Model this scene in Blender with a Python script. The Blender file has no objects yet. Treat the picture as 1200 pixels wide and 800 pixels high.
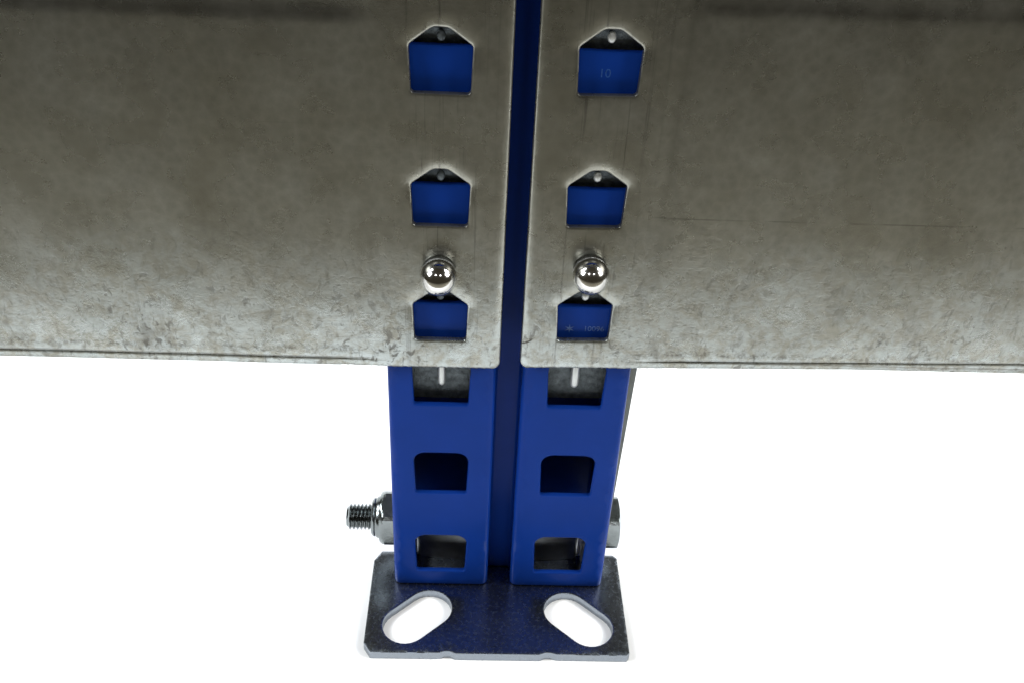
import bpy, bmesh, math, random
from mathutils import Vector, Matrix
from mathutils.geometry import delaunay_2d_cdt
random.seed(7)
S = 0.001                       # everything below is written in millimetres
scene = bpy.context.scene
COL = scene.collection

# ------------------------------------------------------------------ camera
cd = bpy.data.cameras.new('camera'); cam = bpy.data.objects.new('camera', cd); COL.objects.link(cam)
cd.sensor_fit = 'HORIZONTAL'; cd.sensor_width = 36; cd.lens = 36*1150/1200
cd.clip_start = .01; cd.clip_end = 50
r = Vector((0.99892552, -0.01563793, 0.04362627)); u = Vector((-0.02676841, 0.57375512, 0.81858934)); f = Vector((0.03783184, 0.81887759, -0.57272003))
m = Matrix(((r.x, u.x, -f.x, 0), (r.y, u.y, -f.y, 0), (r.z, u.z, -f.z, 0), (0, 0, 0, 1)))
cam.matrix_world = Matrix.Translation(Vector((-14.3546, -317.93, 364.691))*S) @ m
scene.camera = cam

# ------------------------------------------------------------------ room light (dim, even) and studio lamps
w = bpy.data.worlds.new('World'); scene.world = w; w.use_nodes = True
bg = w.node_tree.nodes['Background']; bg.inputs[0].default_value = (0.115, 0.100, 0.068, 1); bg.inputs[1].default_value = 0.36

def lamp(name, loc, target, sx, sy, power, col=(1, 1, 1), shape='RECTANGLE'):
    l = bpy.data.lights.new(name, 'AREA'); l.shape = shape; l.size = sx; l.size_y = sy; l.energy = power; l.color = col
    o = bpy.data.objects.new(name, l); COL.objects.link(o); o.location = loc
    o.rotation_euler = (Vector(target)-Vector(loc)).to_track_quat('-Z', 'Y').to_euler()
    return o
lamp('overhead_left_softbox', (-.80, .14, 1.0), (-.05, .05, 0), .42, .45, 18.5, (.95, .99, 1))
lamp('overhead_right_softbox', (.80, .14, 1.0), (.05, .05, 0), .42, .45, 18.5, (.95, .99, 1))
lamp('left_softbox', (-.70, -.22, .62), (-.05, .06, 0), .30, .28, 5.5, (.95, .98, 1))
lamp('right_softbox', (.70, -.22, .62), (.05, .06, 0), .30, .28, 5.5, (1, .98, .94))
lamp('left_spot', (-.33, -.75, .95), (0, 0, .15), .12, .12, .7)
lamp('right_spot', (.25, -.80, 1.0), (0, 0, .15), .10, .10, .6)

scene.view_settings.view_transform = 'Standard'; scene.view_settings.look = 'None'
scene.view_settings.gamma = 1; scene.view_settings.exposure = 0
scene.render.engine = 'CYCLES'
scene.cycles.max_bounces = 8
scene.cycles.sample_clamp_indirect = 1.3; scene.cycles.caustics_reflective = False; scene.cycles.caustics_refractive = False

# ------------------------------------------------------------------ materials
def nt(name):
    mt = bpy.data.materials.new(name); mt.use_nodes = True
    return mt, mt.node_tree.nodes, mt.node_tree.links, mt.node_tree.nodes['Principled BSDF']
class NB:
    """small node helper"""
    def __init__(s, nodes, links): s.n, s.l = nodes, links; s.co = nodes.new('ShaderNodeTexCoord').outputs['Object']
    def mapped(s, scale, rot=(0, 0, 0)):
        m = s.n.new('ShaderNodeMapping'); m.inputs['Scale'].default_value = scale; m.inputs['Rotation'].default_value = rot
        s.l.new(s.co, m.inputs[0]); return m.outputs[0]
    def noise(s, scale, detail=4, rough=.55, co=None, dist=0):
        n = s.n.new('ShaderNodeTexNoise'); n.inputs['Scale'].default_value = scale; n.inputs['Detail'].default_value = detail
        n.inputs['Roughness'].default_value = rough; n.inputs['Distortion'].default_value = dist
        s.l.new(co or s.co, n.inputs['Vector']); return n.outputs['Fac']
    def voro(s, scale, co=None, feature='F1', out='Distance'):
        n = s.n.new('ShaderNodeTexVoronoi'); n.feature = feature; n.inputs['Scale'].default_value = scale
        s.l.new(co or s.co, n.inputs['Vector']); return n.outputs[out]
    def ramp(s, fac, stops):
        if len(stops) == 2 and not isinstance(stops[0][1], tuple):      # exact even at sub-millimetre widths
            n = s.n.new('ShaderNodeMapRange'); n.clamp = True; s.l.new(fac, n.inputs[0])
            for k, v in ((1, stops[0][0]), (2, stops[1][0]), (3, stops[0][1]), (4, stops[1][1])): n.inputs[k].default_value = v
            return n.outputs[0]
        n = s.n.new('ShaderNodeValToRGB'); e = n.color_ramp.elements
        while len(e) < len(stops): e.new(.5)
        for k, (p, c) in enumerate(stops):
            e[k].position = p; e[k].color = (c, c, c, 1) if not isinstance(c, tuple) else (*c, 1)
        s.l.new(fac, n.inputs[0]); return n.outputs[0]
    def math(s, op, a, b=None, clamp=False):
        n = s.n.new('ShaderNodeMath'); n.operation = op; n.use_clamp = clamp
        for i, v in enumerate((a, b)):
            if v is None: continue
            if isinstance(v, (int, float)): n.inputs[i].default_value = v
            else: s.l.new(v, n.inputs[i])
        return n.outputs[0]
    def mix(s, fac, a, b, typ='MIX'):
        n = s.n.new('ShaderNodeMix'); n.data_type = 'RGBA'; n.blend_type = typ
        for i, v in ((0, fac), (6, a), (7, b)):
            if isinstance(v, (int, float)): n.inputs[i].default_value = v
            elif isinstance(v, tuple): n.inputs[i].default_value = (*v, 1)
            else: s.l.new(v, n.inputs[i])
        return n.outputs[2]
    def sep(s):
        n = s.n.new('ShaderNodeSeparateXYZ'); s.l.new(s.co, n.inputs[0]); return n.outputs
    def bump(s, h, strength, dist, normal=None):
        n = s.n.new('ShaderNodeBump'); n.inputs['Strength'].default_value = strength; n.inputs['Distance'].default_value = dist
        s.l.new(h, n.inputs['Height'])
        if normal: s.l.new(normal, n.inputs['Normal'])
        return n.outputs[0]

def galvanised(name, base=(.235, .23, .192), pale=(.285, .285, .255), rough=(.24, .33), beam=False, metallic=.92, bump=.25):
    mt, N, L, P = nt(name); b = NB(N, L)
    cloud = b.noise(24, 3, .5)
    fine = b.noise(420, 5, .65)
    flake = b.ramp(b.voro(260), [(0, .35), (1, .65)])
    col = b.mix(b.ramp(cloud, [(.30, 0), (.72, 1)]), base, pale)
    col = b.mix(.5, col, flake, 'SOFT_LIGHT')
    col = b.mix(b.ramp(fine, [(.35, .2), (.6, 0)]), col, (.16, .155, .14))
    h = b.math('ADD', b.math('MULTIPLY', b.noise(900, 3), .25), b.math('MULTIPLY', b.noise(230, 6, .7, dist=.9), (.5 if not beam else b.ramp(b.sep()[2], [(.13, .6), (.205, .10)]))))
    rg = b.ramp(b.noise(60, 5), [(.3, rough[0]), (.7, rough[1])])
    if beam:
        x, y, z = b.sep()
        # handling marks: dark pits and scuffs, denser along the lower edge of the beam
        low = b.ramp(z, [(.125, 1), (.20, 0)])
        bloom_sheen = b.math('MULTIPLY', b.ramp(b.noise(150, 8, .74, dist=.5), [(.40, 0), (.58, 1)]), b.ramp(b.math('ADD', z, b.math('MULTIPLY', b.noise(18, 4), .06)), [(.165, 1), (.225, 0)]))  # pale oxide bloom, doubling as the bright floor reflection painted on the lower face
        col = b.mix(b.math('MULTIPLY', bloom_sheen, .55), col, (.48, .54, .56))
        p1 = b.ramp(b.noise(1, 6, .62, co=b.mapped((330, 330, 190), (0, .25, 0)), dist=.8), [(.545, 0), (.63, 1)])
        p2 = b.ramp(b.noise(1, 5, .66, co=b.mapped((300, 300, 620), (0, -.5, 0)), dist=.6), [(.60, 0), (.67, 1)])
        p3 = b.ramp(b.noise(340, 5, .70, dist=.5), [(.60, 0), (.70, 1)])
        mask = b.ramp(b.noise(30, 3), [(.35, .15), (.65, 1)])
        lowm = b.math('MULTIPLY', low, mask)
        dirt = b.math('ADD', b.math('MULTIPLY', b.math('MAXIMUM', p1, p2), b.math('ADD', b.math('MULTIPLY', lowm, 1.0), .06)), b.math('MULTIPLY', p3, b.math('ADD', b.math('MULTIPLY', lowm, .6), .12)), True)
        col = b.mix(b.math('MULTIPLY', dirt, .9), col, (.075, .07, .062))
        smudge = b.math('MULTIPLY', b.ramp(b.noise(1, 5, .65, co=b.mapped((85, 85, 34), (0, .2, 0)), dist=.7), [(.56, 0), (.70, 1)]), b.math('ADD', b.math('MULTIPLY', low, .55), .10))
        col = b.mix(smudge, col, (.12, .115, .10))
        # vertical drag marks around the hooks
        sc = b.ramp(b.noise(1, 5, .7, co=b.mapped((520, 520, 9), (0, .05, 0))), [(.56, 0), (.68, 1)])
        ax = b.math('ABSOLUTE', b.math('SUBTRACT', b.math('ABSOLUTE', x), .028))
        near = b.ramp(ax, [(.008, 1), (.022, 0)])
        col = b.mix(b.math('MULTIPLY', b.math('MULTIPLY', sc, near), .85), col, (.085, .08, .075))
        # long rolling line in the sheet
        hs = b.ramp(b.noise(1, 4, .6, co=b.mapped((7, 7, 900))), [(.64, 0), (.72, 1)])
        col = b.mix(b.math('MULTIPLY', hs, .22), col, (.14, .13, .12))
        # one long scribed line, a press line and a nick on the right-hand sheet
        ln = b.math('ABSOLUTE', b.math('SUBTRACT', z, .1997)); ln = b.math('MULTIPLY', b.ramp(ln, [(.0001, 1), (.0004, 0)]), b.math('MULTIPLY', b.ramp(x, [(.048, 0), (.052, 1)]), b.ramp(b.noise(1, 2, .5, co=b.mapped((60, 1, 1))), [(.38, 0), (.5, 1)])))
        vl = b.math('ABSOLUTE', b.math('SUBTRACT', b.math('ADD', x, b.math('MULTIPLY', b.noise(12, 3), .003)), .0545)); vl = b.math('MULTIPLY', b.ramp(vl, [(.0, 1), (.0022, 0)]), b.ramp(z, [(.17, 0), (.23, .6)]))
        nk = b.math('ABSOLUTE', b.math('SUBTRACT', b.math('SUBTRACT', z, .1418), b.math('MULTIPLY', b.math('MULTIPLY', x, x), 50))); nk = b.math('MULTIPLY', b.ramp(nk, [(.0001, 1), (.0006, 0)]), b.math('MULTIPLY', b.ramp(x, [(.0036, 0), (.0045, 1)]), b.ramp(x, [(.007, 1), (.0098, 0)])))
        col = b.mix(b.math('MULTIPLY', ln, .45), col, (.06, .055, .045)); col = b.mix(b.math('MULTIPLY', vl, .38), col, (.10, .095, .08)); col = b.mix(b.math('MULTIPLY', nk, .95), col, (.02, .015, .012))
        # darker lines along the bottom seam and the upper bend
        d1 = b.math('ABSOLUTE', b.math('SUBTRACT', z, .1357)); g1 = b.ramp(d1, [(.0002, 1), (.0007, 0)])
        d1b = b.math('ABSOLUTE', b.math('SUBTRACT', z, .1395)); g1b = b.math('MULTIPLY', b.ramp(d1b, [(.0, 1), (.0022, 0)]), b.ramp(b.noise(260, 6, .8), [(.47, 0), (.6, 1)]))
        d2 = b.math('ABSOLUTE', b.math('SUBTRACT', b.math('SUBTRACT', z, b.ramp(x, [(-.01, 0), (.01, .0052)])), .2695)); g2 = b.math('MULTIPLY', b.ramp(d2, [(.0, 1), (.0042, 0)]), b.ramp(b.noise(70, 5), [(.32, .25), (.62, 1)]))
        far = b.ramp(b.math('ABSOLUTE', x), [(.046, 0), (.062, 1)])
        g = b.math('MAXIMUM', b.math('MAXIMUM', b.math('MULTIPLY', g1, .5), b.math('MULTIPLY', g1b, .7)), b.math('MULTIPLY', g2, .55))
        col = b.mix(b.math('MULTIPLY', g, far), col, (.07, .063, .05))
        h = b.math('SUBTRACT', h, b.math('MULTIPLY', dirt, .35))
    L.new(col, P.inputs['Base Color']); L.new(rg, P.inputs['Roughness'])
    P.inputs['Metallic'].default_value = metallic
    L.new(b.bump(h, bump, .0006), P.inputs['Normal'])
    return mt

def blue_paint():
    mt, N, L, P = nt('blue_powder_coat'); b = NB(N, L)
    c = b.mix(b.ramp(b.noise(35, 4), [(.3, 0), (.7, 1)]), (.0045, .031, .205), (.0055, .035, .235))
    specks = b.ramp(b.noise(700, 4, .7), [(.74, 0), (.78, 1)])
    c = b.mix(b.math('MULTIPLY', specks, .25), c, (.12, .18, .35))
    L.new(c, P.inputs['Base Color'])
    P.inputs['Roughness'].default_value = .25; P.inputs['Specular IOR Level'].default_value = .05
    L.new(b.bump(b.noise(520, 2, .4), .10, .0004), P.inputs['Normal'])
    return mt
def simple(name, col, rough, metallic, nscale=300, bump=.1, var=.25):
    mt, N, L, P = nt(name); b = NB(N, L)
    d = tuple(v*(1-var) for v in col)
    L.new(b.mix(b.ramp(b.noise(nscale*.3, 5), [(.3, 0), (.7, 1)]), d, col), P.inputs['Base Color'])
    L.new(b.ramp(b.noise(nscale*.2, 4), [(.3, rough*.85), (.7, min(1, rough*1.2))]), P.inputs['Roughness'])
    P.inputs['Metallic'].default_value = metallic
    L.new(b.bump(b.noise(nscale, 3), bump, .0004), P.inputs['Normal'])
    return mt
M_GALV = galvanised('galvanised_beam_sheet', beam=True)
M_BLUE = blue_paint()
M_PLATE = simple('zinc_plated_footplate', (.28, .31, .35), .25, 1.0, 2600, .06, .10)
M_HOOK = simple('dull_zinc_hook', (.13, .15, .16), .5, .8, 1500, .8, .6)
M_RIB = simple('bright_zinc_rib', (.75, .77, .76), .38, .6, 300, .1, .1)
M_CHROME = simple('polished_pin', (.70, .69, .66), .12, 1.0, 150, .015, .05)
M_COLLAR = simple('pin_collar_zinc', (.34, .35, .34), .30, 1.0, 200, .05, .1)
M_ZINC = simple('zinc_plated_fastener', (.25, .275, .28), .20, 1.0, 500, .12, .3)
M_BRACKET = simple('dark_zinc_bracket', (.52, .55, .57), .34, .9, 400, .2, .3)
M_STRIP = simple('dull_steel_strip', (.16, .17, .16), .5, .8, 300, .2, .3)
M_PRINT = simple('pale_blue_print', (.014, .095, .38), .4, 0, 2500, .05, .6)
M_REFLECTOR = simple('grey_brown_reflector', (.16, .145, .11), .6, 0, 60, .05, .2)
M_FLOOR = simple('white_paper', (.93, .93, .93), .7, 0, 200, .02, .01)

# ------------------------------------------------------------------ helpers
def tag(o, **k):
    for a, v in k.items(): o[a] = v
    return o
def empty(name, loc=(0, 0, 0)):
    o = bpy.data.objects.new(name, None); COL.objects.link(o); o.location = Vector(loc)*S; o.empty_display_size = .01
    return o
def link(name, bm, mat, parent=None, smooth=30):
    me = bpy.data.meshes.new(name); bm.normal_update(); bm.to_mesh(me); bm.free()
    me.transform(Matrix.Scale(S, 4))
    me.materials.append(mat)
    if smooth:
        for p in me.polygons: p.use_smooth = True
        me.set_sharp_from_angle(angle=math.radians(smooth))
    o = bpy.data.objects.new(name, me); COL.objects.link(o)
    if parent: o.parent = parent
    return o
def inside(p, poly):
    x, y = p; c = False; j = len(poly)-1
    for i in range(len(poly)):
        xi, yi = poly[i]; xj, yj = poly[j]
        if (yi > y) != (yj > y) and x < (xj-xi)*(y-yi)/(yj-yi)+xi: c = not c
        j = i
    return c
def pdist(p, poly):
    best = 1e9; n = len(poly)
    for i in range(n):
        ax, ay = poly[i]; bx, by = poly[(i+1) % n]; dx, dy = bx-ax, by-ay
        t = max(0, min(1, ((p[0]-ax)*dx+(p[1]-ay)*dy)/(dx*dx+dy*dy+1e-12)))
        d = math.hypot(p[0]-ax-t*dx, p[1]-ay-t*dy)
        if d < best: best = d
    return best
def rounded(poly, rads, seg=6):
    """polygon with each corner filleted by its own radius"""
    out = []; n = len(poly)
    for i in range(n):
        p = Vector(poly[i]); a = (Vector(poly[i-1])-p); b = (Vector(poly[(i+1) % n])-p); rr = rads[i]
        if rr <= 0: out.append(tuple(p)); continue
        an = a.normalized(); bn = b.normalized(); ang = an.angle(bn)
        t = min(rr/math.tan(ang/2), a.length*.48, b.length*.48); rr2 = t*math.tan(ang/2)
        c = p+(an+bn).normalized()*(rr2/math.sin(ang/2))
        s0 = (p+an*t)-c; s1 = (p+bn*t)-c
        a0 = math.atan2(s0.y, s0.x); a1 = math.atan2(s1.y, s1.x); d = (a1-a0+math.pi) % (2*math.pi)-math.pi
        for k in range(seg+1):
            q = a0+d*k/seg; out.append((c.x+rr2*math.cos(q), c.y+rr2*math.sin(q)))
    return out
def resample(poly, step):
    out = []; n = len(poly)
    for i in range(n):
        a = poly[i]; b = poly[(i+1) % n]; L = math.hypot(b[0]-a[0], b[1]-a[1]); k = max(1, int(L/step+.5))
        for j in range(k): out.append((a[0]+(b[0]-a[0])*j/k, a[1]+(b[1]-a[1])*j/k))
    return out
def area(poly): return .5*sum(poly[i-1][0]*poly[i][1]-poly[i][0]*poly[i-1][1] for i in range(len(poly)))
def offset(poly, d):
    """outward offset"""
    if area(poly) < 0: poly = poly[::-1]
    n = len(poly); out = []
    for i in range(n):
        a = Vector(poly[i-1]); p = Vector(poly[i]); b = Vector(poly[(i+1) % n])
        e1 = (p-a).normalized(); e2 = (b-p).normalized()
        n1 = Vector((e1.y, -e1.x)); n2 = Vector((e2.y, -e2.x)); nn = (n1+n2)
        nn = nn.normalized() if nn.length > 1e-6 else n1
        out.append(tuple(p+nn*(d/max(.5, nn.dot(n1)))))
    return out
def sheet(outer, holes, pts, mapf, thick, bevel=.5, step=6, hstep=1.2, tdir=None):
    """A sheet of metal: flat outline with holes in (s,t), points pts refine it, mapf(s,t)->(point, outward normal).
    Edges of holes and outline are eased by bevel. Returns bmesh."""
    outer = resample(outer, step)
    if area(outer) < 0: outer = outer[::-1]
    holes = [resample(h, hstep) for h in holes]
    holes = [h[::-1] if area(h) < 0 else h for h in holes]
    V = []; E = []; edge_pts = []
    def loop(poly):
        b = len(V); V.extend(poly); E.extend((b+i, b+(i+1) % len(poly)) for i in range(len(poly)))
    loop(outer)
    for h in holes: loop(h)
    nb = len(V)
    rings = [offset(outer, -bevel*.35), offset(outer, -bevel)]
    for rr in rings: V.extend(rr)
    for h in holes:
        for d in (bevel*.35, bevel, 1.1, 2.2, 3.6, 5.5): V.extend([p for p in offset(h, d) if inside(p, outer) and not any(k is not h and inside(p, k) for k in holes)])
    for p in pts:
        if not inside(p, outer) or pdist(p, outer) < 1.2*bevel: continue
        ok = True
        for h in holes:
            xs = [q[0] for q in h]; ys = [q[1] for q in h]
            if min(xs)-3 < p[0] < max(xs)+3 and min(ys)-3 < p[1] < max(ys)+3 and (inside(p, h) or pdist(p, h) < 1.3*bevel): ok = False; break
        if ok: V.append(p)
    vo, eo, fo, *_ = delaunay_2d_cdt([Vector(v) for v in V], E, [], 0, 1e-4)
    allb = [outer]+holes
    def keep(c):
        if not inside(c, outer): return False
        for h in holes:
            if inside(c, h): return False
        return True
    tris = []
    for fc in fo:
        c = sum((vo[i] for i in fc), Vector((0, 0)))/len(fc)
        if keep((c.x, c.y)): tris.append(list(fc))
    used = sorted({i for t in tris for i in t}); bm = bmesh.new(); F = {}; B = {}
    boxes = [(min(q[0] for q in h)-1, max(q[0] for q in h)+1, min(q[1] for q in h)-1, max(q[1] for q in h)+1, h) for h in allb[1:]]
    for i in used:
        st = (vo[i].x, vo[i].y); p, n = mapf(*st)
        d = pdist(st, outer)
        for x0, x1, y0, y1, h in boxes:
            if x0 < st[0] < x1 and y0 < st[1] < y1: d = min(d, pdist(st, h))
        t = max(0, 1-d/bevel); drop = bevel*.75*(1-math.sqrt(max(0, 1-t*t)))
        if tdir: n = tdir
        F[i] = bm.verts.new(p-n*drop); B[i] = bm.verts.new(p-n*thick)
    cnt = {}
    for t in tris:
        # orient so that the face looks along +n
        a, b_, c = (F[k].co for k in t[:3]); cc = sum((vo[k] for k in t), Vector((0, 0)))/len(t)
        nn = mapf(cc.x, cc.y)[1]
        if (b_-a).cross(c-a).dot(nn) < 0: t.reverse()
        bm.faces.new([F[k] for k in t]); bm.faces.new([B[k] for k in reversed(t)])
        for k in range(len(t)): cnt[(t[k], t[(k+1) % len(t)])] = 1
    for (a, b_) in cnt:
        if (b_, a) not in cnt: bm.faces.new((F[b_], F[a], B[a], B[b_]))
    return bm
def lathe(profile, axis='X', seg=32, poly=None):
    """revolve (along, radius) pairs about an axis through the origin; poly=6 makes hexagonal rings"""
    bm = bmesh.new(); rows = []
    for a, rad in profile:
        row = []
        for k in range(seg):
            q = 2*math.pi*k/seg
            v = {'X': (a, rad*math.cos(q), rad*math.sin(q)), 'Y': (rad*math.cos(q), a, rad*math.sin(q)), 'Z': (rad*math.cos(q), rad*math.sin(q), a)}[axis]
            row.append(bm.verts.new(v))
        rows.append(row)
    for i in range(len(rows)-1):
        for k in range(seg):
            bm.faces.new((rows[i][k], rows[i][(k+1) % seg], rows[i+1][(k+1) % seg], rows[i+1][k]))
    bm.faces.new(rows[0]); bm.faces.new(rows[-1])
    bmesh.ops.recalc_face_normals(bm, faces=bm.faces)
    return bm
def move(bm, v): bmesh.ops.translate(bm, verts=bm.verts, vec=Vector(v)); return bm
def bevelled(bm, w, seg=2):
    bmesh.ops.bevel(bm, geom=[e for e in bm.edges if e.is_manifold and e.calc_face_angle(0) > .6], offset=w, segments=seg, affect='EDGES', clamp_overlap=True)
    return bm
def box(x0, x1, y0, y1, z0, z1, bv=.3):
    bm = bmesh.new(); bmesh.ops.create_cube(bm, size=1)
    for v in bm.verts: v.co = Vector(((x0+x1)/2+v.co.x*(x1-x0), (y0+y1)/2+v.co.y*(y1-y0), (z0+z1)/2+v.co.z*(z1-z0)))
    return bevelled(bm, bv) if bv else bm

# ------------------------------------------------------------------ white backdrop paper, front edge placed to shape the beams' reflections
PT = 4.6                                     # thickness of the foot plate
bm = bmesh.new()
nx, prof = 2, [(-235, -PT-.25), (-235, -PT), (700, -PT), (900, 15), (1010, 90), (1070, 200), (1090, 420), (1090, 800)]
rows = []
for (y, z) in prof[1:]:
    rows.append([bm.verts.new((x, y, z)) for x in (-1100, 1100)])
for a, b_ in zip(rows, rows[1:]): bm.faces.new((a[0], a[1], b_[1], b_[0]))
floor = link('floor', bm, M_FLOOR); tag(floor, kind='structure')

# unseen brown surface under the paper, added to reflect in pins and beams
table = link('reflector_tabletop', box(-1500, 1500, -1600, 1300, -PT-40, -PT-.6, 0), M_REFLECTOR, None, 0); tag(table, kind='structure')

# ------------------------------------------------------------------ the blue upright
upright = tag(empty('rack_upright'), label='blue slotted steel rack upright with central groove, bolted onto a zinc foot plate', category='rack upright')
TH = 2.0; R = 3.2; CH = 5.4; CD = 12.0; OUT = 49.6; DEP = 62.0; LIP = 49.3
# plan profile of the folded sheet (outer surface), from the left rear lip to the right one
def make_profile():
    corners = [(-OUT+LIP, DEP), (-OUT, DEP), (-OUT, 0), (-CH, 0), (-CH, CD), (CH, CD), (CH, 0), (OUT, 0), (OUT, DEP), (OUT-LIP, DEP)]
    pts = []
    for i, c in enumerate(corners):
        if i in (0, len(corners)-1): pts.append(Vector(c)); continue
        p = Vector(c); a = Vector(corners[i-1])-p; b_ = Vector(corners[i+1])-p
        rr = 1.6 if i in (4, 5) else R
        an, bn = a.normalized(), b_.normalized(); ctr = p+(an+bn)*rr
        s0 = p+an*rr-ctr; s1 = p+bn*rr-ctr; a0 = math.atan2(s0.y, s0.x); a1 = math.atan2(s1.y, s1.x); d = (a1-a0+math.pi) % (2*math.pi)-math.pi
        for k in range(9):
            q = a0+d*k/8; pts.append(ctr+Vector((rr*math.cos(q), rr*math.sin(q))))
    L = [0]
    for a, b_ in zip(pts, pts[1:]): L.append(L[-1]+(b_-a).length)
    return pts, L
PP, PL = make_profile()
mid = PL[-1]/2
nrm = []
for i in range(len(PP)):
    a = PP[max(0, i-1)]; b_ = PP[min(len(PP)-1, i+1)]; t = (b_-a).normalized(); nrm.append(Vector((t.y, -t.x)))
# outward is away from the metal: on the front face it must be -y
fi = min(range(len(PP)), key=lambda i: abs(PP[i].y)+abs(PP[i].x+28))
sgn = 1 if nrm[fi].y < 0 else -1
import bisect
def post_map(s, z):
    i = min(max(bisect.bisect_right(PL, s)-1, 0), len(PL)-2); t = (s-PL[i])/(PL[i+1]-PL[i]); t = min(1, max(0, t))
    p = PP[i].lerp(PP[i+1], t); n = (nrm[i].lerp(nrm[i+1], t))*sgn; n.normalize()
    return Vector((p.x, p.y, z)), Vector((n.x, n.y, 0))
def s_of(x):   # arc length for a point of the front face
    for i in range(len(PP)-1):
        if abs(PP[i].y) < 1e-3 and abs(PP[i+1].y) < 1e-3 and min(PP[i].x, PP[i+1].x) <= x <= max(PP[i].x, PP[i+1].x):
            return PL[i]+(x-PP[i].x)
H = 470
def post_slot(cx, zb):
    c = s_of(cx)
    return rounded([(c-11.2, zb), (c+11.2, zb), (c+12.0, zb+23.4), (c-12.0, zb+23.4)], [.9, .9, 5.2, 5.2])
holes = [post_slot(cx, 9.5+50*k) for k in range(9) for cx in (-27.6, 27.6)]
pts = []
zz = [z for z in range(6, H, 8)]
svals = sorted(set([round(v, 4) for v in PL] + [PL[i]+(PL[i+1]-PL[i])*k/6 for i in range(len(PL)-1) if PL[i+1]-PL[i] > 15 for k in range(1, 6)]))
for z in zz:
    for s_ in svals[1:-1]: pts.append((s_, z+.01))
outer = [(0, .2), (PL[-1], .2), (PL[-1], H), (0, H)]
# the outline has a point wherever the profile bends
outer = [(s_, .2) for s_ in svals]+[(s_, H) for s_ in reversed(svals)]
link('slotted_post', sheet(outer, holes, pts, post_map, TH, .8, 8, 1.3), M_BLUE, upright, 40)

# printed marks on the paint, behind the right beam's windows
def text_mark(txt, size, x, z, parent, font_off=0):
    cu = bpy.data.curves.new('printed_mark', 'FONT'); cu.body = txt; cu.size = size*S; cu.extrude = .00002; cu.align_x = 'CENTER'
    to = bpy.data.objects.new('tmp', cu); COL.objects.link(to); dg = bpy.context.evaluated_depsgraph_get()
    me = bpy.data.meshes.new_from_object(to.evaluated_get(dg)); bpy.data.objects.remove(to)
    me.transform(Matrix.Translation(Vector((x, -.06, z))*S) @ Matrix.Rotation(math.pi/2, 4, 'X'))
    me.materials.append(M_PRINT); o = bpy.data.objects.new('printed_mark', me); COL.objects.link(o); o.parent = parent
text_mark('10', 4.2, 26.5, 250.6, upright)
text_mark('10096', 3.3, 32.2, 148.2, upright)
bm = bmesh.new()                      # small star beside the number
c0 = bm.verts.new((22.6, -.14, 149.2)); ring = [bm.verts.new((22.6+(2.2 if k % 2 == 0 else .6)*math.sin(math.pi*k/6), -.14, 149.2+(2.2 if k % 2 == 0 else .6)*math.cos(math.pi*k/6))) for k in range(12)]
for k in range(12): bm.faces.new((c0, ring[(k+1) % 12], ring[k]))
link('printed_mark', bm, M_PRINT, upright, 0)

# foot plate with two slanted oblong holes and two little nicks in the front edge
def obround(cx, cy, dx, dy, rad, n=14):
    L = math.hypot(dx, dy); a = math.atan2(dy, dx); out = []
    for s_, base in ((1, a-math.pi/2), (-1, a+math.pi/2)):
        for k in range(n+1):
            q = base+math.pi*k/n; out.append((cx+s_*dx/2+rad*math.cos(q), cy+s_*dy/2+rad*math.sin(q)))
    return out
xl, xr, yf, yb = -60.6, 58.9, -39.2, 20.6
ol = rounded([(xl, yf+5), (xl+3.2, yf), (-28.6, yf), (-26.3, yf+.1), (-24.2, yf+.9), (-22, yf+.9), (-19.3, yf-.25), (18.2, yf-.25), (20.8, yf+.8), (23.2, yf+.9), (26, yf+.1), (xr-1.2, yf), (xr, yf+1.4), (xr, yb-2), (xr-2, yb), (xl+3.4, yb), (xl, yb-6)],
             [1, 1, 0, .6, .6, .6, .4, .4, .6, .6, .6, 1, 1, 1, 1, 1, 1], 4)
pm = [(x+.013*y, y+.011*x) for x in range(-58, 58, 5) for y in range(-37, 20, 5)]
bm = sheet(ol, [obround(-37.4, -19, 10.2, 9.6, 10.5), obround(36.9, -19.2, 10.2, -9.6, 10.5)], pm, lambda x, y: (Vector((x, y, 0)), Vector((0, 0, 1))), PT, .5, 4, 1.5)
link('foot_plate', bm, M_PLATE, upright, 35)

# bracket standing on the foot plate inside the post, and the cross bolt
bm = bmesh.new()
def add(bm, other):
    me = bpy.data.meshes.new('t'); other.to_mesh(me); other.free(); bm.from_mesh(me); bpy.data.meshes.remove(me)
bprof = [(-40, 28), (-40, 21), (-39.3, 18.7), (-37.5, 17.5), (36.5, 17.5), (38.3, 18.7), (39, 21), (39, 28)]
bl = [0]
for a, b_ in zip(bprof, bprof[1:]): bl.append(bl[-1]+math.dist(a, b_))
def br_map(s_, z):
    i = min(max(bisect.bisect_right(bl, s_)-1, 0), len(bl)-2); t = (s_-bl[i])/(bl[i+1]-bl[i])
    x = bprof[i][0]+(bprof[i+1][0]-bprof[i][0])*t; y = bprof[i][1]+(bprof[i+1][1]-bprof[i][1])*t
    a, b_ = Vector(bprof[i]), Vector(bprof[i+1]); d = (b_-a).normalized(); n = Vector((d.y, -d.x, 0))
    # the foot of the sheet flares forward where it was bent up from the plate
    fl = max(0, 1-z/3.0)**2*1.6
    return Vector((x, y-(fl if abs(x) < 36 else 0), z)), n
bo = [(v, .1) for v in bl]+[(v, 34) for v in reversed(bl)]
inner = link('inner_bracket', sheet(bo, [], [(v, z) for v in bl[1:-1] for z in (1.2, 2.2, 3.5, 6, 12, 20, 28)], br_map, 2.5, .4, 10, 2), M_BRACKET, upright, 50)

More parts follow.
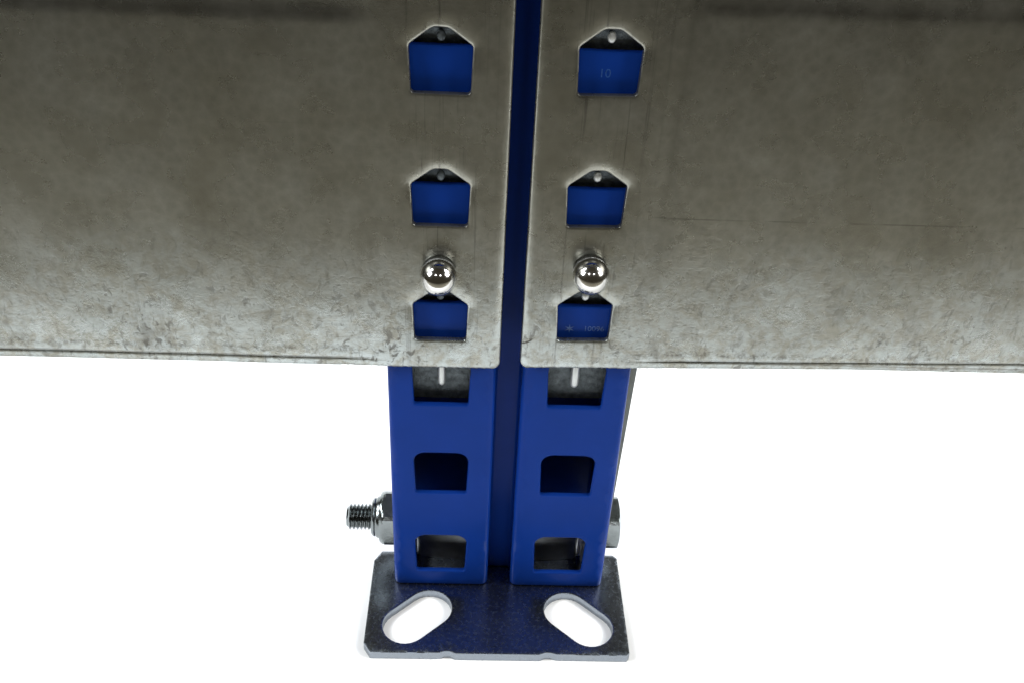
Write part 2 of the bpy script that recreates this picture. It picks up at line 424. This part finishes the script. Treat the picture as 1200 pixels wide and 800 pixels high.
link('lit_gap_block', box(40.2, 45.5, 15.5, 18.5, .2, 12.5, .4), M_RIB, inner, 30)  # pale blocks added in place of the lit gaps beside the bracket
link('lit_gap_block', box(-43.5, -40.6, 15.5, 18.5, .2, 13.5, .4), M_RIB, inner, 30)
BY, BZ = 20.0, 24.0
prof = []
x = -73.0
prof.append((x, 4.6)); x += .8
while x < -58.5:
    prof += [(x, 5.0), (x+.65, 6.2), (x+.95, 6.2), (x+1.6, 5.0)]; x += 1.78
prof += [(-58, 5.6), (56, 5.6)]
bolt = link('bolt', move(lathe(prof, 'X', 40), (0, BY, BZ)), M_ZINC, upright, 50)
def hexa(x0, x1, rad, ch, phase, cham0=True, cham1=True):
    bm = bmesh.new(); seg = 48; rows = []
    hexr = lambda q: rad*math.cos(math.pi/6)/math.cos(((q-phase) % (math.pi/3))-math.pi/6)
    flat = rad*math.cos(math.pi/6)
    n = 6
    st = []
    if cham0: st += [(x0, lambda q: flat*.96)]+[(x0+ch*k/n, (lambda k: lambda q: min(hexr(q), flat*.96+(rad-flat*.96)*k/n*1.02))(k)) for k in range(1, n+1)]
    else: st += [(x0, hexr)]
    if cham1: st += [(x1-ch*k/n, (lambda k: lambda q: min(hexr(q), flat*.96+(rad-flat*.96)*k/n*1.02))(k)) for k in range(n, 0, -1)]+[(x1, lambda q: flat*.96)]
    else: st += [(x1, hexr)]
    for xx, fn in st:
        rows.append([bm.verts.new((xx, fn(2*math.pi*k/seg)*math.cos(2*math.pi*k/seg), fn(2*math.pi*k/seg)*math.sin(2*math.pi*k/seg))) for k in range(seg)])
    for a, b_ in zip(rows, rows[1:]):
        for k in range(seg): bm.faces.new((a[k], a[(k+1) % seg], b_[(k+1) % seg], b_[k]))
    bm.faces.new(rows[0]); bm.faces.new(rows[-1]); bmesh.ops.recalc_face_normals(bm, faces=bm.faces)
    return bm
nut = link('hex_nut', move(hexa(-57.0, -49.9, 14.2, 3.0, math.radians(20), True, False), (0, BY, BZ)), M_ZINC, bolt, 13)
link('nut_collar', move(lathe([(-61.2, 6.4), (-61.2, 8.0), (-60.6, 8.9), (-59.8, 9.3), (-59.3, 9.0), (-58.8, 9.6), (-58.0, 10.0), (-56.8, 10.2)], 'X', 40), (0, BY, BZ)), M_ZINC, bolt, 35)
link('bolt_head', move(hexa(49.9, 56.6, 13.8, .9, math.radians(20), False, True), (0, BY, BZ)), M_ZINC, bolt, 13)

# dull strip of the frame brace showing past the right side of the post
bm = bmesh.new()
vs = [(49.75, 6, 40), (50.2, 6, 40), (52.8, 6, 128), (54.2, 6, 240), (49.75, 6, 240)]
a = [bm.verts.new(v) for v in vs]; b2 = [bm.verts.new((v[0], 34, v[2])) for v in vs]
bm.faces.new(a); bm.faces.new(b2[::-1])
for k in range(len(vs)): bm.faces.new((a[k], b2[k], b2[(k+1) % len(vs)], a[(k+1) % len(vs)]))
bmesh.ops.recalc_face_normals(bm, faces=bm.faces)
link('side_strip', bm, M_STRIP, upright, 0)

# ------------------------------------------------------------------ the two galvanised beams
HC = 27.9                                        # hook column, measured from the middle of the post
HZ = [144.9, 194.9, 244.6]                       # sills of the three hook windows
def window(cx, zb, i, side):
    j = [(.2, -.1, .3), (-.1, .2, 0), (.1, 0, -.2)][i]
    return rounded([(cx-9.9, zb), (cx+9.9+j[0]*.5, zb), (cx+10.5, zb+16.0+j[1]), (cx+2.6, zb+21.9+j[2]), (cx-2.6, zb+21.9), (cx-10.5, zb+15.9)], [1.3, 1.3, 1.8, 4, 4, 1.8], 5)
def sm(a, b_, x): t = max(0, min(1, (x-a)/(b_-a))); return t*t*(3-2*t)
def build_beam(side):
    """side=-1: left beam, +1 the right one. Local x is mirrored by hand so that each keeps its own unevenness."""
    L0, L1, ZT = 4.1, 640.0, 292.0
    wins = [window(side*HC, z, i, side) for i, z in enumerate(HZ)]
    rr = random.Random(11 if side < 0 else 23)
    phs = [rr.uniform(0, 6.28) for _ in range(12)]
    def mp(x, z):
        ax = abs(x)
        far = sm(46, 64, ax)
        y = -2.6
        # end of the sheet turns back to the post
        if ax < L0+3.8: t = 1-(ax-L0)/3.8; y += 1.25*t*t
        # bottom: groove of the folded seam, face above it swells gently out
        y += far*.32*math.exp(-((z-135.6)/.45)**2)
        if z < 135.6: y += far*.25
        if z < 134: y += (1.1*(1-math.sqrt(max(0, 1-((134-z)/3.0)**2))) if z > 131 else 1.1)
        # top: step of the upper bend
        y += far*.7*sm(266.5+(5 if side > 0 else 0), 273.5+(5 if side > 0 else 0), z)
        # shallow vertical press line beside the hooks
        y += .35*math.exp(-((ax-51-.012*(z-130))/2.5)**2)*sm(160, 200, z)
        # handling waviness
        y += .16*math.sin(x*.031+phs[0])*math.sin(z*.05+phs[1])+.07*math.sin(x*.11+phs[2]+z*.02)*math.sin(z*.13+phs[3])
        y += .35*far*math.sin(x*.012+phs[4])*sm(150, 210, z)
        # sheet drawn in round the upper half of every window
        for zb in HZ:
            if zb-6 < z < zb+30 and abs(x-side*HC) < 19:
                d = pdist((x, z), wins[HZ.index(zb)])
                up = sm(zb+6, zb+17, z)
                y += (.62*up+.16)*math.exp(-(d/2.2)**1.3)
        return Vector((x, y, z+(.019*(x-28) if side > 0 else 0)))
    def mf(x, z):
        p = mp(x, z); e = .15
        dx = mp(x+e, z)-mp(x-e, z); dz = mp(x, z+e)-mp(x, z-e)
        n = dx.cross(dz).normalized()
        if n.y > 0: n = -n
        return p, n
    xs = [9+1.5*k for k in range(24)]+[46+2.5*k for k in range(9)]+[70+6*k for k in range(30)]+[260+20*k for k in range(19)]
    zs = [131.6, 132.2, 132.9, 133.8, 134.5, 134.95, 135.25, 135.6, 135.95, 136.3, 136.8, 138, 140]+[143+3*k for k in range(41)]+[265, 266.2, 267, 267.8, 268.6, 269.4, 270.2, 271, 272, 274, 278, 284, 289]
    pts = [(side*x, z) for x in xs for z in zs]
    if side > 0: outer = rounded([(L0, 131.2), (L1, 131.2), (L1, ZT), (L0, ZT)], [3.2, 0, 0, 3.2])
    else: outer = rounded([(-L1, 131.2), (-L0, 131.2), (-L0, ZT), (-L1, ZT)], [0, 3.2, 3.2, 0])
    outer = resample(outer, 3)          # columns along the folded edge share the outline's own heights
    for ox, oz in outer:
        if abs(abs(ox)-L0) < 1e-4: pts += [(side*(L0+d), oz) for d in (1.1, 1.6, 2.2, 2.9, 3.8)]
    bm = sheet(outer, wins, pts, mf, 2.3, .65, 3, .9, Vector((0, -1, 0)))
    root = empty('rack_beam', (0, 0, 0)); root['kind'] = 'thing'
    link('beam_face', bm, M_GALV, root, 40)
    # top and bottom returns of the beam box, behind the face
    add_x = (52, 640)
    a, b_ = (side*add_x[0], side*add_x[1]); lo, hi = min(a, b_), max(a, b_)
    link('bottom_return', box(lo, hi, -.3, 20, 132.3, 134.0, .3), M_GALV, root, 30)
    # hooks
    for i, zb in enumerate(HZ):
        sill = zb+14.9; cx = side*HC
        last = (i == 0)
        end = sill-52 if last else sill-24
        pr = [(-1.5, zb+23.0), (-.6, zb+21.2), (1.0, zb+19.2), (2.2, zb+17.2), (2.9, zb+14.8), (3.0, zb+10), (3.4, end+6), (3.9, end)]
        if last: pr = pr[:5]+[(3.1, zb+8), (4.2, zb-4), (5.6, zb-9), (6.2, end)]
        pr = [(y+1.2, z+1.1) for y, z in pr]
        hb = bmesh.new(); rows = []
        for (y, z) in pr:
            t = sm(zb+24, zb+14, z); hw = 2.6+(10.4-2.6)*min(1, max(0, (zb+23.5-z)/6.5))
            if z < zb+17.5: hw = 11.7 if not last else 13.0 if z < zb-2 else 11.7
            row = []
            for k in range(9):
                q = -1+k/4; row.append((cx+hw*q, y+.5*(1-math.cos(q*1.2))*1.0, z))
            rows.append(row)
        fr = [[hb.verts.new(v) for v in row] for row in rows]; bk = [[hb.verts.new((v[0], v[1]+1.6, v[2]+.3)) for v in row] for row in rows]
        for A in (fr, bk):
            for r0, r1 in zip(A, A[1:]):
                for k in range(8): hb.faces.new((r0[k], r0[k+1], r1[k+1], r1[k]))
        for r0, r1, s0, s1 in zip(fr, fr[1:], bk, bk[1:]):
            hb.faces.new((r0[0], r1[0], s1[0], s0[0])); hb.faces.new((r0[-1], r1[-1], s1[-1], s0[-1]))
        for k in range(8): hb.faces.new((fr[0][k], fr[0][k+1], bk[0][k+1], bk[0][k])); hb.faces.new((fr[-1][k], fr[-1][k+1], bk[-1][k+1], bk[-1][k]))
        bmesh.ops.recalc_face_normals(hb, faces=hb.faces)
        hook = link('hook', hb, M_HOOK, root, 50)
        # pressed rib end showing in the gable of the window
        rb = bmesh.new(); bmesh.ops.create_uvsphere(rb, u_segments=16, v_segments=10, radius=1)
        for v in rb.verts: v.co = Vector((cx+v.co.x*1.5, .9+v.co.y*1.1, zb+18.6+v.co.z*2.0))
        link('rib', rb, M_RIB if side > 0 else M_HOOK, hook, 60)
        if last:   # long bright rib hanging in the open slot below the beam
            rr_ = 1.6 if side < 0 else 1.85; ze = 115.6 if side < 0 else 114.6
            prof_ = [(ze+rr_*(1-math.cos(math.radians(q)))*1.5, rr_*math.sin(math.radians(q))) for q in (5, 20, 40, 60, 80)]+[(ze+6, rr_), (134, rr_*.9), (136, rr_*.5)]
            rb = move(lathe(prof_, 'Z', 16), (cx+(.3 if side < 0 else -.3), 6.1, 1.1))
            link('rib', rb, M_RIB, hook, 60)
    # round-headed locking pin
    px, pz = side*HC+(-.4 if side < 0 else .1), 178.1 if side < 0 else 179.1
    pin = link('locking_pin', move(lathe([(-14.2+6.8*(1-math.cos(math.radians(q))), 6.8*math.sin(math.radians(q))) for q in (2, 8, 16, 25, 35, 45, 55, 65, 75, 84, 90, 97, 106, 118, 130)], 'Y', 40), (px, -.5, pz-1.5)), M_CHROME, root, 60)
    link('pin_collar', move(lathe([(-7.0, 4.8), (-4.9, 5.0), (-4.8, 6.0), (-4.5, 6.35), (-3.4, 6.35), (-3.0, 6.1), (-2.9, 5.6), (-1.6, 5.6)], 'Y', 40), (px, -.3, pz-1.5)), M_COLLAR, pin, 40)
    return root
left = build_beam(-1)
tag(left, label='grey galvanised beam on the left side of the blue upright, smoother dull face', category='rack beam', group='galvanised beams meeting at the upright')
right = build_beam(1)
tag(right, label='grey galvanised beam on the right side of the blue upright, lower face heavily scuffed', category='rack beam', group='galvanised beams meeting at the upright')
# the right beam sits a little higher and tips up slightly
left.location = Vector((0, -1.2, -.35))*S
right.location = Vector((-.3, -1.2, .95))*S
right.rotation_euler = (0, 0, math.radians(.35))
